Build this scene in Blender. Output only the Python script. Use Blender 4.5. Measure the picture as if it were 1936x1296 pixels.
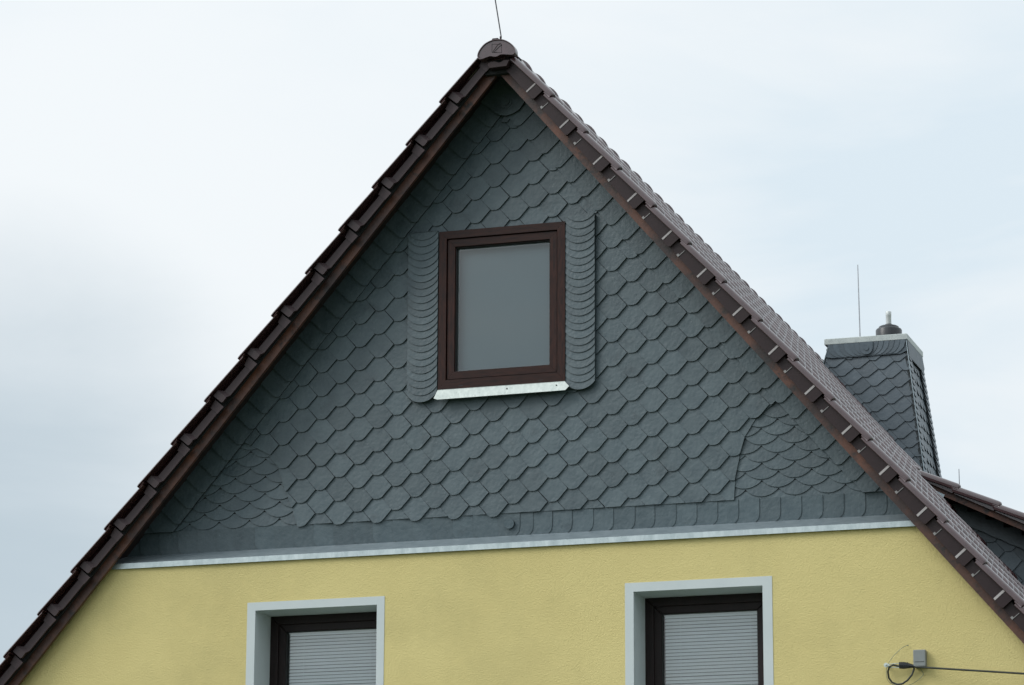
import bpy, math, random
from math import sin, cos, radians, pi, sqrt, atan, atan2
from mathutils import Matrix, Vector
random.seed(7)
for o in list(bpy.data.objects): bpy.data.objects.remove(o)
SC = bpy.context.scene
COL = SC.collection

# ------------------------------------------------------------------ camera
cd = bpy.data.cameras.new('camera'); cam = bpy.data.objects.new('camera', cd); COL.objects.link(cam)
YAW, PIT, ROL = 3.16104993e-01, 2.40071040e-01, 3.90950119e-03
fw = Vector((-sin(YAW)*cos(PIT), cos(YAW)*cos(PIT), sin(PIT)))
r0 = Vector((cos(YAW), sin(YAW), 0)); u0 = r0.cross(fw)
rt = r0*cos(ROL)+u0*sin(ROL); up = -r0*sin(ROL)+u0*cos(ROL)
cam.matrix_world = Matrix(((rt.x, up.x, -fw.x, 6.346041), (rt.y, up.y, -fw.y, -19.459864), (rt.z, up.z, -fw.z, 1.510004), (0, 0, 0, 1)))
cd.sensor_width = 36; cd.lens = 6200.0/1936*36; cd.clip_start = .1; cd.clip_end = 2000
SC.camera = cam
# ------------------------------------------------------------------ sky
W = bpy.data.worlds.new('World'); SC.world = W; W.use_nodes = True
nt = W.node_tree; nt.nodes.clear()
def N(nt, t, **k):
    n = nt.nodes.new(t)
    for a, b in k.items(): setattr(n, a, b)
    return n
SUN_DIR = Vector((-.62, -.46, .64)).normalized()
sky = N(nt, 'ShaderNodeTexSky', sky_type='NISHITA', sun_disc=False)
sky.sun_elevation = math.asin(SUN_DIR.z); sky.sun_rotation = atan2(SUN_DIR.x, SUN_DIR.y)
tc = N(nt, 'ShaderNodeTexCoord')
mp = N(nt, 'ShaderNodeMapping'); mp.inputs['Scale'].default_value = (1, 1, 3.6); mp.inputs['Location'].default_value = (.9, .35, .12)
nz = N(nt, 'ShaderNodeTexNoise'); nz.inputs['Scale'].default_value = 4.2; nz.inputs['Detail'].default_value = 6; nz.inputs['Roughness'].default_value = .52; nz.inputs['Distortion'].default_value = .35
def blob(d, lo, hi, w):                       # a broad mass of cloud round one direction of the sky, frayed by the noise
    dp = N(nt, 'ShaderNodeVectorMath', operation='DOT_PRODUCT'); dp.inputs[1].default_value = d
    nrm = N(nt, 'ShaderNodeVectorMath', operation='NORMALIZE'); nt.links.new(tc.outputs['Generated'], nrm.inputs[0]); nt.links.new(nrm.outputs[0], dp.inputs[0])
    ma = N(nt, 'ShaderNodeMath', operation='MULTIPLY_ADD'); ma.inputs[1].default_value = w; nt.links.new(nz.outputs['Fac'], ma.inputs[0]); nt.links.new(dp.outputs['Value'], ma.inputs[2])
    mr = N(nt, 'ShaderNodeMapRange', interpolation_type='SMOOTHSTEP'); mr.inputs[1].default_value = lo+w/2; mr.inputs[2].default_value = hi+w/2; nt.links.new(ma.outputs[0], mr.inputs[0]); return mr
rp = N(nt, 'ShaderNodeValToRGB'); e = rp.color_ramp.elements
e[0].position = .40; e[0].color = (.75, .855, .925, 1); e[1].position = .58; e[1].color = (.91, .955, .98, 1)
wh = blob((-.400, .872, .276), .976, .9995, .022); bk_ = blob((-.462, .874, .150), .9915, 1.0005, .010)
mxa = N(nt, 'ShaderNodeMix', data_type='RGBA'); mxa.inputs['B'].default_value = (.94, .98, 1.0, 1)
mxb = N(nt, 'ShaderNodeMix', data_type='RGBA'); mxb.inputs['B'].default_value = (.55, .645, .71, 1)
nt.links.new(wh.outputs[0], mxa.inputs['Factor']); nt.links.new(rp.outputs[0], mxa.inputs['A']); nt.links.new(bk_.outputs[0], mxb.inputs['Factor']); nt.links.new(mxa.outputs['Result'], mxb.inputs['A'])
sep = N(nt, 'ShaderNodeSeparateXYZ')
# clouds get brighter towards the zenith and towards the veiled sun
el = N(nt, 'ShaderNodeMapRange'); el.inputs[1].default_value = .04; el.inputs[2].default_value = .34; el.inputs[3].default_value = .95; el.inputs[4].default_value = 1.0
el2 = N(nt, 'ShaderNodeMapRange'); el2.inputs[1].default_value = .45; el2.inputs[2].default_value = 1.; el2.inputs[3].default_value = 0; el2.inputs[4].default_value = .45
dt = N(nt, 'ShaderNodeVectorMath', operation='DOT_PRODUCT'); dt.inputs[1].default_value = SUN_DIR
sg = N(nt, 'ShaderNodeMapRange'); sg.inputs[1].default_value = .35; sg.inputs[2].default_value = 1; sg.inputs[3].default_value = 0; sg.inputs[4].default_value = 1.1
a1 = N(nt, 'ShaderNodeMath', operation='ADD'); a2 = N(nt, 'ShaderNodeMath', operation='ADD')
mul = N(nt, 'ShaderNodeVectorMath', operation='SCALE'); sk = N(nt, 'ShaderNodeVectorMath', operation='SCALE'); sk.inputs['Scale'].default_value = .008
add = N(nt, 'ShaderNodeVectorMath', operation='ADD')
bg = N(nt, 'ShaderNodeBackground'); bg.inputs['Strength'].default_value = .95
ow = N(nt, 'ShaderNodeOutputWorld'); L = nt.links.new
L(tc.outputs['Generated'], mp.inputs['Vector']); L(mp.outputs[0], nz.inputs['Vector']); L(nz.outputs['Fac'], rp.inputs[0])
L(tc.outputs['Generated'], sep.inputs[0]); L(sep.outputs['Z'], el.inputs[0]); L(sep.outputs['Z'], el2.inputs[0])
L(tc.outputs['Generated'], dt.inputs[0]); L(dt.outputs['Value'], sg.inputs[0])
L(el.outputs[0], a1.inputs[0]); L(el2.outputs[0], a1.inputs[1]); L(a1.outputs[0], a2.inputs[0]); L(sg.outputs[0], a2.inputs[1])
L(mxb.outputs['Result'], mul.inputs[0]); L(a2.outputs[0], mul.inputs['Scale']); L(sky.outputs[0], sk.inputs[0])
fr_ = N(nt, 'ShaderNodeMapRange'); fr_.inputs[1].default_value = -.75; fr_.inputs[2].default_value = .25; fr_.inputs[3].default_value = .80; fr_.inputs[4].default_value = 1
L(sep.outputs['Y'], fr_.inputs[0]); m2 = N(nt, 'ShaderNodeVectorMath', operation='SCALE')   # unseen sky behind the viewer, dimmed to weaken the fill light
L(mul.outputs[0], m2.inputs[0]); L(fr_.outputs[0], m2.inputs['Scale']); L(m2.outputs[0], add.inputs[0]); L(sk.outputs[0], add.inputs[1]); L(add.outputs[0], bg.inputs['Color']); L(bg.outputs[0], ow.inputs[0])
# ------------------------------------------------------------------ sun (veiled by cloud)
sd = bpy.data.lights.new('sun', 'SUN'); sd.energy = 1.5; sd.angle = radians(26); sd.color = (1, .97, .93)
sun = bpy.data.objects.new('sun', sd); COL.objects.link(sun); sun.rotation_euler = SUN_DIR.to_track_quat('Z', 'Y').to_euler()
SC.view_settings.view_transform = 'Standard'; SC.view_settings.look = 'None'; SC.view_settings.exposure = 0; SC.view_settings.gamma = 1
SC.render.engine = 'CYCLES'; SC.cycles.max_bounces = 8; SC.cycles.transparent_max_bounces = 12

# ------------------------------------------------------------------ materials
def mat(name, col, rough=.5, metal=0, var=None, scale=6, detail=5, stretch=(1, 1, 1), bump=0, bscale=60, tone=0, spec=.5, ramp=(.35, .65), coat=0):
    m = bpy.data.materials.new(name); m.use_nodes = True; t = m.node_tree; b = t.nodes['Principled BSDF']; l = t.links.new
    b.inputs['Roughness'].default_value = rough; b.inputs['Metallic'].default_value = metal
    b.inputs['Specular IOR Level'].default_value = spec; b.inputs['Coat Weight'].default_value = coat; b.inputs['Coat Roughness'].default_value = .15
    c = N(t, 'ShaderNodeTexCoord'); mpp = N(t, 'ShaderNodeMapping'); mpp.inputs['Scale'].default_value = stretch; l(c.outputs['Object'], mpp.inputs[0])
    out = None
    if var:
        n = N(t, 'ShaderNodeTexNoise'); n.inputs['Scale'].default_value = scale; n.inputs['Detail'].default_value = detail; n.inputs['Roughness'].default_value = .62
        r = N(t, 'ShaderNodeValToRGB'); r.color_ramp.elements[0].position = ramp[0]; r.color_ramp.elements[1].position = ramp[1]
        r.color_ramp.elements[0].color = (*col, 1); r.color_ramp.elements[1].color = (*var, 1)
        l(mpp.outputs[0], n.inputs['Vector']); l(n.outputs['Fac'], r.inputs[0]); out = r.outputs[0]
        rr = N(t, 'ShaderNodeMapRange'); rr.inputs[3].default_value = max(rough-.08, .02); rr.inputs[4].default_value = rough+.08
        l(n.outputs['Fac'], rr.inputs[0]); l(rr.outputs[0], b.inputs['Roughness'])
    if tone:
        at = N(t, 'ShaderNodeAttribute', attribute_name='tone'); mr = N(t, 'ShaderNodeMapRange')
        mr.inputs[3].default_value = 1-tone; mr.inputs[4].default_value = 1+tone; l(at.outputs['Fac'], mr.inputs[0])
        sc = N(t, 'ShaderNodeVectorMath', operation='SCALE'); l(mr.outputs[0], sc.inputs['Scale'])
        if out: l(out, sc.inputs[0])
        else: sc.inputs[0].default_value = col
        out = sc.outputs[0]
    if out: l(out, b.inputs['Base Color'])
    else: b.inputs['Base Color'].default_value = (*col, 1)
    if bump:
        n2 = N(t, 'ShaderNodeTexNoise'); n2.inputs['Scale'].default_value = bscale; n2.inputs['Detail'].default_value = 4; l(mpp.outputs[0], n2.inputs['Vector'])
        bp = N(t, 'ShaderNodeBump'); bp.inputs['Distance'].default_value = bump; bp.inputs['Strength'].default_value = 1
        l(n2.outputs['Fac'], bp.inputs['Height']); l(bp.outputs[0], b.inputs['Normal'])
    return m
def add_speck(m, col, scale, lo, hi):
    """dirt or spangle with a shape of its own, mixed over the base colour"""
    t = m.node_tree; b = t.nodes['Principled BSDF']; src = b.inputs['Base Color'].links[0].from_socket
    c = N(t, 'ShaderNodeTexCoord'); n = N(t, 'ShaderNodeTexNoise'); n.inputs['Scale'].default_value = scale; n.inputs['Detail'].default_value = 6; n.inputs['Roughness'].default_value = .7
    r = N(t, 'ShaderNodeMapRange'); r.inputs[1].default_value = lo; r.inputs[2].default_value = hi
    mx = N(t, 'ShaderNodeMix', data_type='RGBA'); mx.inputs['B'].default_value = (*col, 1)
    t.links.new(c.outputs['Object'], n.inputs['Vector']); t.links.new(n.outputs['Fac'], r.inputs[0]); t.links.new(r.outputs[0], mx.inputs['Factor'])
    t.links.new(src, mx.inputs['A']); t.links.new(mx.outputs['Result'], b.inputs['Base Color'])
M_SLATE = mat('slate', (.053, .079, .092), .46, var=(.077, .106, .119), scale=11, detail=10, bump=.0032, bscale=42, tone=.11, spec=.42)
add_speck(M_SLATE, (.19, .23, .24), 24, .66, .86)
add_speck(M_SLATE, (.035, .050, .058), 4.5, .56, .80)
M_SLATE_C = mat('slate_blue', (.062, .086, .105), .42, var=(.084, .110, .130), scale=9, detail=8, bump=.0022, bscale=30, tone=.13, spec=.45)
M_EDGE = mat('slate_edge_shaded', (.012, .016, .018), .8, var=(.028, .034, .036), scale=30)  # cut edges, coloured extra dark to paint in shadow at the joints
M_BACK = mat('underlay_and_shade', (.012, .013, .014), .9)
M_TILE = mat('engobed_tile', (.044, .018, .019), .22, coat=.35, var=(.066, .031, .034), scale=14, bump=.0006, bscale=120, tone=.2, spec=.75)
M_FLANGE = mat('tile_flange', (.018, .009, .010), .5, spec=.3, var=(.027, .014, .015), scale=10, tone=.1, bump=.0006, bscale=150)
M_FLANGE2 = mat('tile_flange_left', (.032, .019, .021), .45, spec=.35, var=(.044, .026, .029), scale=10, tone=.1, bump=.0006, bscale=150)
M_CLIP = mat('clip_metal', (.24, .23, .225), .5, metal=.3, var=(.19, .18, .18), scale=4)
M_WOOD = mat('barge_wood', (.030, .012, .009), .5, var=(.14, .050, .026), scale=5, detail=7, stretch=(1, 1, 1), ramp=(.38, .68), bump=.001, bscale=70)
add_speck(M_WOOD, (.012, .008, .007), 9, .52, .66)
M_SOFFIT = mat('soffit_wood', (.014, .008, .007), .75, var=(.022, .012, .010), scale=6)
M_PLASTER = mat('yellow_plaster', (.63, .53, .235), .9, var=(.68, .58, .265), scale=1.3, detail=6, spec=.15, ramp=(.3, .7))
M_WHITE = mat('window_surround_paint', (.525, .575, .585), .8, var=(.565, .61, .62), scale=3, spec=.2, bump=.0006, bscale=250)
M_ZINC = mat('zinc_sheet', (.36, .42, .43), .42, metal=.5, var=(.50, .56, .57), scale=22, detail=8, stretch=(1, 1, .35), bump=.0006, bscale=20)
add_speck(M_ZINC, (.22, .25, .26), 70, .60, .74)
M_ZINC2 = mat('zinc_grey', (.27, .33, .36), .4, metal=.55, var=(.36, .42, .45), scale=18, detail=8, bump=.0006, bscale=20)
M_ZINCB = mat('zinc_bright', (.42, .47, .45), .45, metal=.25, var=(.56, .61, .58), scale=30, detail=8, stretch=(1, 1, .5))
add_speck(M_ZINCB, (.28, .32, .30), 38, .55, .80)
M_CAP = mat('zinc_cap', (.40, .44, .43), .5, metal=.25, var=(.50, .54, .52), scale=24, detail=8)
add_speck(M_CAP, (.25, .28, .27), 80, .55, .7)
M_FRAME = mat('frame_foil', (.014, .005, .004), .45, var=(.044, .014, .009), spec=.22, scale=5, detail=9, stretch=(14, 4, 2.2), bump=.0003, bscale=40)
M_FRAMEH = mat('frame_foil_rail', (.014, .005, .004), .45, var=(.036, .012, .008), spec=.22, scale=5, detail=9, stretch=(2.2, 4, 14), bump=.0003, bscale=40)
M_FRAMED = mat('frame_dark', (.010, .006, .006), .45, spec=.25, var=(.018, .010, .010), scale=5, detail=7, stretch=(14, 4, 2.2))
M_GASKET = mat('gasket', (.008, .008, .008), .6)
M_SPACER = mat('glazing_spacer', (.25, .28, .29), .4, metal=.4)
M_BLIND = mat('blind_slat', (.88, .93, .96), .4, var=(.91, .95, .97), scale=4)
M_SHADE = mat('roller_shade', (.21, .295, .33), .85, var=(.23, .315, .35), scale=2)
M_ROOM = mat('room_wall', (.05, .055, .06), .9)
M_BLACK = mat('black_plastic', (.012, .014, .016), .35, var=(.02, .022, .024), scale=20)
M_CABLE = mat('cable_jacket', (.014, .018, .014), .5, var=(.025, .03, .022), scale=30)
M_WIRE = mat('steel_wire', (.16, .19, .15), .4, metal=.6, var=(.22, .25, .2), scale=80)
M_GALV = mat('galvanised_steel', (.45, .50, .46), .35, metal=.6, var=(.60, .64, .6), scale=60)
M_BOX = mat('grey_plastic_box', (.20, .215, .215), .55, var=(.225, .24, .235), scale=14)
M_ROD = mat('rod_metal', (.30, .31, .33), .35, metal=.7, var=(.42, .43, .45), scale=40)
M_RODD = mat('rod_dark', (.05, .05, .055), .4, metal=.5, var=(.07, .07, .075), scale=40)
M_PIPE = mat('flue_steel', (.50, .52, .51), .45, metal=.3, var=(.58, .60, .59), scale=18)
M_LAWN = mat('lawn', (.040, .060, .024), .95, var=(.075, .10, .045), scale=3, bump=.03, bscale=20)
M_BODY = mat('wall_core', (.25, .22, .14), .9)
add_speck(M_PLASTER, (.46, .40, .185), .8, .50, .95)
# scratched plaster relief
t = M_PLASTER.node_tree; b = t.nodes['Principled BSDF']
c = N(t, 'ShaderNodeTexCoord'); n = N(t, 'ShaderNodeTexNoise'); n.inputs['Scale'].default_value = 115; n.inputs['Detail'].default_value = 3; n.inputs['Roughness'].default_value = .6; n.inputs['Distortion'].default_value = .8
mpp = N(t, 'ShaderNodeMapping'); mpp.inputs['Scale'].default_value = (1, 1, 1); mpp.inputs['Rotation'].default_value = (0, .5, 0)
bp = N(t, 'ShaderNodeBump'); bp.inputs['Distance'].default_value = .0050; bp.inputs['Strength'].default_value = 1
t.links.new(c.outputs['Object'], mpp.inputs[0]); t.links.new(mpp.outputs[0], n.inputs['Vector']); t.links.new(n.outputs['Fac'], bp.inputs['Height']); t.links.new(bp.outputs[0], b.inputs['Normal'])
# clear glass: a reflecting surface one can see through
def glass(name, tint):
    m = bpy.data.materials.new(name); m.use_nodes = True; t = m.node_tree; t.nodes.clear()
    tr = N(t, 'ShaderNodeBsdfTransparent'); tr.inputs[0].default_value = (*tint, 1); gl = N(t, 'ShaderNodeBsdfGlossy'); gl.inputs['Roughness'].default_value = .02
    fr = N(t, 'ShaderNodeFresnel'); fr.inputs[0].default_value = 1.52; ad = N(t, 'ShaderNodeMath', operation='MULTIPLY_ADD'); ad.inputs[1].default_value = 2.2; ad.inputs[2].default_value = .0
    mx = N(t, 'ShaderNodeMixShader'); o = N(t, 'ShaderNodeOutputMaterial')
    t.links.new(fr.outputs[0], ad.inputs[0]); t.links.new(ad.outputs[0], mx.inputs[0]); t.links.new(tr.outputs[0], mx.inputs[1]); t.links.new(gl.outputs[0], mx.inputs[2]); t.links.new(mx.outputs[0], o.inputs[0])
    return m
M_GLASS = glass('window_glass', (.94, .97, .97))

# ------------------------------------------------------------------ mesh helpers
class MB:
    def __init__(s): s.v = []; s.f = []; s.t = []; s.sm = []; s.edges = set()
    def face(s, pts, tone=.5, smooth=False):
        i = len(s.v); s.v += [tuple(p) for p in pts]; s.f.append(tuple(range(i, i+len(pts)))); s.t.append(tone); s.sm.append(smooth)
    def grid(s, rows, tone=.5, smooth=True, closed=False):
        i = len(s.v); w = len(rows[0]); 
        for r in rows: s.v += [tuple(p) for p in r]
        for a in range(len(rows)-1):
            for c in range(w if closed else w-1):
                d = (c+1) % w; s.f.append((i+a*w+c, i+a*w+d, i+(a+1)*w+d, i+(a+1)*w+c)); s.t.append(tone); s.sm.append(smooth)
    def prism(s, front, back, tone=.5, caps=(True, True), edge=False):
        """two matching rings of points: caps and sides"""
        i = len(s.v); n = len(front); s.v += [tuple(p) for p in front]+[tuple(p) for p in back]
        if caps[0]: s.f.append(tuple(range(i, i+n))); s.t.append(tone); s.sm.append(False)
        if caps[1]: s.f.append(tuple(range(i+2*n-1, i+n-1, -1))); s.t.append(tone); s.sm.append(False)
        for k in range(n):
            d = (k+1) % n
            if edge: s.edges.add(len(s.f))
            s.f.append((i+k, i+n+k, i+n+d, i+d)); s.t.append(tone); s.sm.append(False)
    def poly_y(s, pts, y0, y1, tone=.5): s.prism([(x, y0, z) for x, z in pts], [(x, y1, z) for x, z in pts], tone)
    def box(s, x0, x1, y0, y1, z0, z1, tone=.5): s.poly_y([(x0, z0), (x1, z0), (x1, z1), (x0, z1)], y0, y1, tone)
    def tube(s, pts, r, n=10, tone=.5, caps=True):
        pts = [Vector(p) for p in pts]; rows = []; R = r if isinstance(r, (list, tuple)) else [r]*len(pts)
        ref = None
        for k, p in enumerate(pts):
            d = (pts[min(k+1, len(pts)-1)]-pts[max(k-1, 0)]).normalized()
            if ref is None: ref = d.orthogonal().normalized()
            ref = (ref-d*ref.dot(d)).normalized(); q = d.cross(ref)
            rows.append([p+ref*cos(2*pi*a/n)*R[k]+q*sin(2*pi*a/n)*R[k] for a in range(n)])
        s.grid(rows, tone, True, True)
        if caps: s.face(rows[0][::-1], tone); s.face(rows[-1], tone)
    def lathe(s, c, prof, n=32, tone=.5):
        rows = [[(c[0]+r*cos(2*pi*a/n), c[1]+r*sin(2*pi*a/n), c[2]+z) for a in range(n)] for r, z in prof]
        s.grid(rows, tone, True, True); s.face(rows[-1], tone)
    def build(s, name, m, parent=None, origin=None, bevel=0, auto=True):
        me = bpy.data.meshes.new(name); v = s.v
        if origin: v = [(x-origin[0], y-origin[1], z-origin[2]) for x, y, z in v]
        me.from_pydata(v, [], s.f); me.update()
        a = me.attributes.new('tone', 'FLOAT', 'FACE'); a.data.foreach_set('value', s.t)
        me.polygons.foreach_set('use_smooth', s.sm)
        me.materials.append(m)
        if s.edges:
            me.materials.append(M_EDGE)
            for k in s.edges: me.polygons[k].material_index = 1
        o = bpy.data.objects.new(name, me); COL.objects.link(o)
        if origin: o.location = origin
        if parent: o.parent = parent
        if bevel:
            b = o.modifiers.new('bevel', 'BEVEL'); b.width = bevel; b.segments = 2; b.limit_method = 'ANGLE'
        return o
def thing(name, label, cat, group=None, loc=(0, 0, 0)):
    o = bpy.data.objects.new(name, None); COL.objects.link(o); o.location = loc; o['label'] = label; o['category'] = cat
    if group: o['group'] = group
    return o
def tag(o, label, cat, group=None):
    o['label'] = label; o['category'] = cat
    if group: o['group'] = group
    return o
def struct(o): o['kind'] = 'structure'; return o
def clip(poly, a, b, c):
    """keep a*x+b*z<=c"""
    out = []; n = len(poly)
    for i in range(n):
        p = poly[i]; q = poly[(i+1) % n]; dp = a*p[0]+b*p[1]-c; dq = a*q[0]+b*q[1]-c
        if dp <= 0: out.append(p)
        if (dp < 0 < dq) or (dq < 0 < dp): u = dp/(dp-dq); out.append((p[0]+(q[0]-p[0])*u, p[1]+(q[1]-p[1])*u))
    return out
def area(p): return abs(sum(p[i][0]*p[(i+1) % len(p)][1]-p[(i+1) % len(p)][0]*p[i][1] for i in range(len(p))))/2
class Plane:
    """slate face: maps (a, b, height) to the world"""
    def __init__(s, o, ea, eb, en): s.o, s.ea, s.eb, s.en = Vector(o), Vector(ea), Vector(eb), Vector(en)
    def __call__(s, a, b, h): return s.o+s.ea*a+s.eb*b+s.en*h
# the slated face stands FY in front of y=0
FS, FX, FYY, FZ = 1.0, 0.0, 0.0, 0.0
WALLP = Plane((0, 0, 0), (1, 0, 0), (0, 0, 1), (0, -1, 0))
def onface(o): o.location = (FX, FYY, FZ); o.scale = (FS, FS, FS); return o
def rclip(po, d=.150):
    for s_ in (1, -1):
        if po: po = clip(po, 1.178*s_, 1, (8.248+d-FZ-1.178*s_*(FX+.02))/FS)
    return po
def ragged(poly):
    """hand-cut edges: split long edges and jitter the new points by a fraction of a millimetre"""
    out = []
    for i in range(len(poly)):
        p = poly[i]; q = poly[(i+1) % len(poly)]; d = math.hypot(q[0]-p[0], q[1]-p[1]); out.append(p)
        k = int(d/.022)
        for j in range(1, k+1):
            u = j/(k+1); w = .0007
            out.append((p[0]+(q[0]-p[0])*u+random.uniform(-w, w), p[1]+(q[1]-p[1])*u+random.uniform(-w, w)))
    return out
def slate(mb, poly, hf, t, P=WALLP, tone=None, rag=True):
    if len(poly) < 3 or area(poly) < 4e-5: return
    if rag: poly = ragged(poly)
    tone = random.random() if tone is None else tone
    ta, tb = random.uniform(-.007, .007), random.uniform(-.007, .007); cx = sum(p[0] for p in poly)/len(poly); cz = sum(p[1] for p in poly)/len(poly)
    g = lambda x, z: hf(x, z)+ta*(x-cx)+tb*(z-cz)
    mb.prism([P(x, z, g(x, z)) for x, z in poly], [P(x, z, g(x, z)-t) for x, z in poly], tone, (True, False), True)
S2 = sqrt(.5)
def hex_field(mb, x0, x1, z0, z1, clipper, P=WALLP, c=.1315, p=.156, ox=.654, oz=6.9385, hb=.013, g=.078, t=.0085):
    b = .030*c/.1315
    for n in range(int((x0-ox)/c)-2, int((x1-ox)/c)+3):
        cx = ox+n*c
        for m in range(int((z0-oz)/p)-3, int((z1-oz)/p)+4):
            zb = oz+m*p-.001*n*(P is WALLP)-(p/2 if n % 2 else 0)   # lowest point of this slate
            jx, jz = random.uniform(-.0018, .0018), random.uniform(-.0018, .0018)
            cx_, cz = cx+jx, zb+p/2+.004+jz
            e = .006
            poly = [(cx_+c-b, cz), (cx_+b+.010, cz-p/2+.010), (cx_+b-.002, cz-p/2+.0015), (cx_+b*.45, cz-p/2-.0035), (cx_-b*.45, cz-p/2-.0035), (cx_-b+.0040, cz-p/2+.001),
                    (cx_-(c-b)+.0052, cz-.001), (cx_-(c-b)-e*.5, cz+e*.7), (cx_-b-e*.4, cz+p/2+e), (cx_+b-.001, cz+p/2+e*.7)]
            poly = clipper(poly, cx_, cz)
            slate(mb, poly, lambda x, z: hb+g*((x-cx_)-(z-cz))*S2, t, P)

# ------------------------------------------------------------------ ground
g = MB(); R = 600; K = 24
g.grid([[(-R+2*R*i/K, -R+2*R*j/K, -.2) for i in range(K+1)] for j in range(K+1)], .5, False)
struct(g.build('lawn', M_LAWN))

# ------------------------------------------------------------------ house
AX, AZ, KK = -.02, 8.248, 1.178            # lower apex of the bargeboards and roof slope
TH = atan(KK); CT, ST = cos(TH), sin(TH)
HL = 9.9                                    # house length
house = thing('house', 'yellow plastered house with dark slate gable, brown tiled roof and three brown windows', 'house')
def UV(u, v, s):                            # slope coordinates to x, z
    return AX+s*(u*CT+v*ST), AZ-u*ST+v*CT
def roofz(x, v=0): return AZ+v/CT-KK*abs(x-AX)
UE = 6.9                                    # slope length to the eaves

# --- yellow wall with its window openings
YF = -.22; XW = 3.72; ZT = 5.15
wins = [(-1.721, -.786, 4.877, 3.55), (.793, 1.724, 4.882, 3.55)]
w = MB(); xs = [-XW, -2.9, wins[0][0], wins[0][1], 0, wins[1][0], wins[1][1], 2.9, XW]
def wall_piece(x0, x1, z0, z1):
    po = [(x0, z0), (x1, z0), (x1, z1), (x0, z1)]
    po = clip(po, KK, 1, AZ+KK*AX+.14); po = clip(po, -KK, 1, AZ-KK*AX+.14)
    if len(po) > 2: w.face([(x, YF, z) for x, z in po], .5)
for i in range(len(xs)-1):
    hole = [q for q in wins if abs(q[0]-xs[i]) < 1e-6]
    if hole: wall_piece(xs[i], xs[i+1], -.2, hole[0][3]); wall_piece(xs[i], xs[i+1], hole[0][2], ZT)
    else: wall_piece(xs[i], xs[i+1], -.2, ZT)
w.box(-XW, -XW+.3, YF+.001, HL, -.2, 4.0); w.box(XW-.3, XW, YF+.001, HL, -.2, 4.0)      # long side walls
w.box(-XW, XW, HL-.3, HL, -.2, 4.0)
w.build('wall', M_PLASTER, house)
bk = MB()
po = [(-XW+.31, 4.9), (XW-.31, 4.9), (XW-.31, roofz(XW-.31, .05)), (AX, roofz(AX, .05)), (-XW+.31, roofz(-XW+.31, .05))]
# sheathing behind the slates, left open at the window
WX0, WX1, WZ0, WZ1 = -.505, .352, 6.225, 7.288
bb = MB()
def piece(x0, x1, z0, z1):
    q = [(x0, z0), (x1, z0), (x1, z1), (x0, z1)]; q = rclip(q, .165)
    if len(q) > 2: bb.face([(x, 0.0, z) for x, z in q], .5)
piece(-2.9, WX0+.02, 5.10, 8.5); piece(WX1-.02, 2.9, 5.10, 8.5); piece(WX0+.02, WX1-.02, 5.10, WZ0+.02); piece(WX0+.02, WX1-.02, WZ1-.02, 8.5)
onface(bb.build('sheathing', M_BACK, house))

# --- slate cladding of the gable
ZB = 5.406
bl = (-.043, 8.03, 1.163); br = (-.043, 8.02, 1.145)     # inner lines of the verge slates
curveR = [(1.44, 5.39), (1.451, 5.547), (1.48, 5.686), (1.517, 5.808), (1.576, 5.901), (1.70, 6.005)]
curveL = [(-1.468, 5.39), (-1.526, 5.555), (-1.572, 5.67), (-1.618, 5.797), (-1.697, 5.895), (-1.83, 5.965)]
def off_curve(poly, cx, cz, cv, s):
    """cut away the part beyond the nearest stretch of the corner curve"""
    best = min(range(len(cv)-1), key=lambda i: math.hypot((cv[i][0]+cv[i+1][0])/2-cx, (cv[i][1]+cv[i+1][1])/2-cz))
    for i in (best,):
        a, b = cv[i], cv[i+1]; dx, dz = b[0]-a[0], b[1]-a[1]; nx, nz = (dz, -dx) if s > 0 else (-dz, dx)   # away from the field
        if s < 0: nx, nz = -dz, dx
        if nx*s < 0: nx, nz = -nx, -nz
        poly = clip(poly, nx, nz, nx*a[0]+nz*a[1])
    return poly
def field_clip(poly, cx, cz):
    if cz > ZB+.02 and min(p[1] for p in poly) > ZB-.022: pass
    else: poly = clip(poly, 0, -1, -(ZB+random.uniform(-.001, .001)))
    if cz < ZB-.05: return []
    poly = clip(poly, -bl[2], 1, bl[1]-bl[2]*bl[0]+.12); poly = clip(poly, br[2], 1, br[1]+br[2]*br[0]+.08)
    if cx > .9 and cz < 6.08 and cx > 1.2: poly = off_curve(poly, cx, cz, curveR, 1)
    if cx < -1.2 and cz < 6.05: poly = off_curve(poly, cx, cz, curveL, -1)
    # keep clear of the window
    if poly and WX0-.06 < cx < WX1+.06 and cz > WZ1-.082: 
        if min(p[1] for p in poly) < WZ1-.010: poly = clip(poly, 0, -1, -(WZ1+random.uniform(-.001, .001)))
    elif poly and WX0-.1 < cx < WX1+.1 and WZ0-.12 < cz < WZ1:
        if cx < WX0 and cz > WZ0+.0: poly = clip(poly, 1, 0, WX0)
        elif cx > WX1 and cz > WZ0: poly = clip(poly, -1, 0, -WX1)
        else: poly = clip(poly, 0, 1, WZ0-.02)
    return poly
f = MB(); hex_field(f, -2.5, 2.5, 5.3, 8.2, field_clip, hb=.0165)
# small cut pieces that fill the head of the field
slate(f, [(-.089, 8.003), (-.0496, 8.000), (-.026, 8.028), (-.05, 8.06), (-.0734, 8.035)], lambda x, z: .026, .007)
onface(f.build('slate_cladding', M_SLATE, house))
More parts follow.
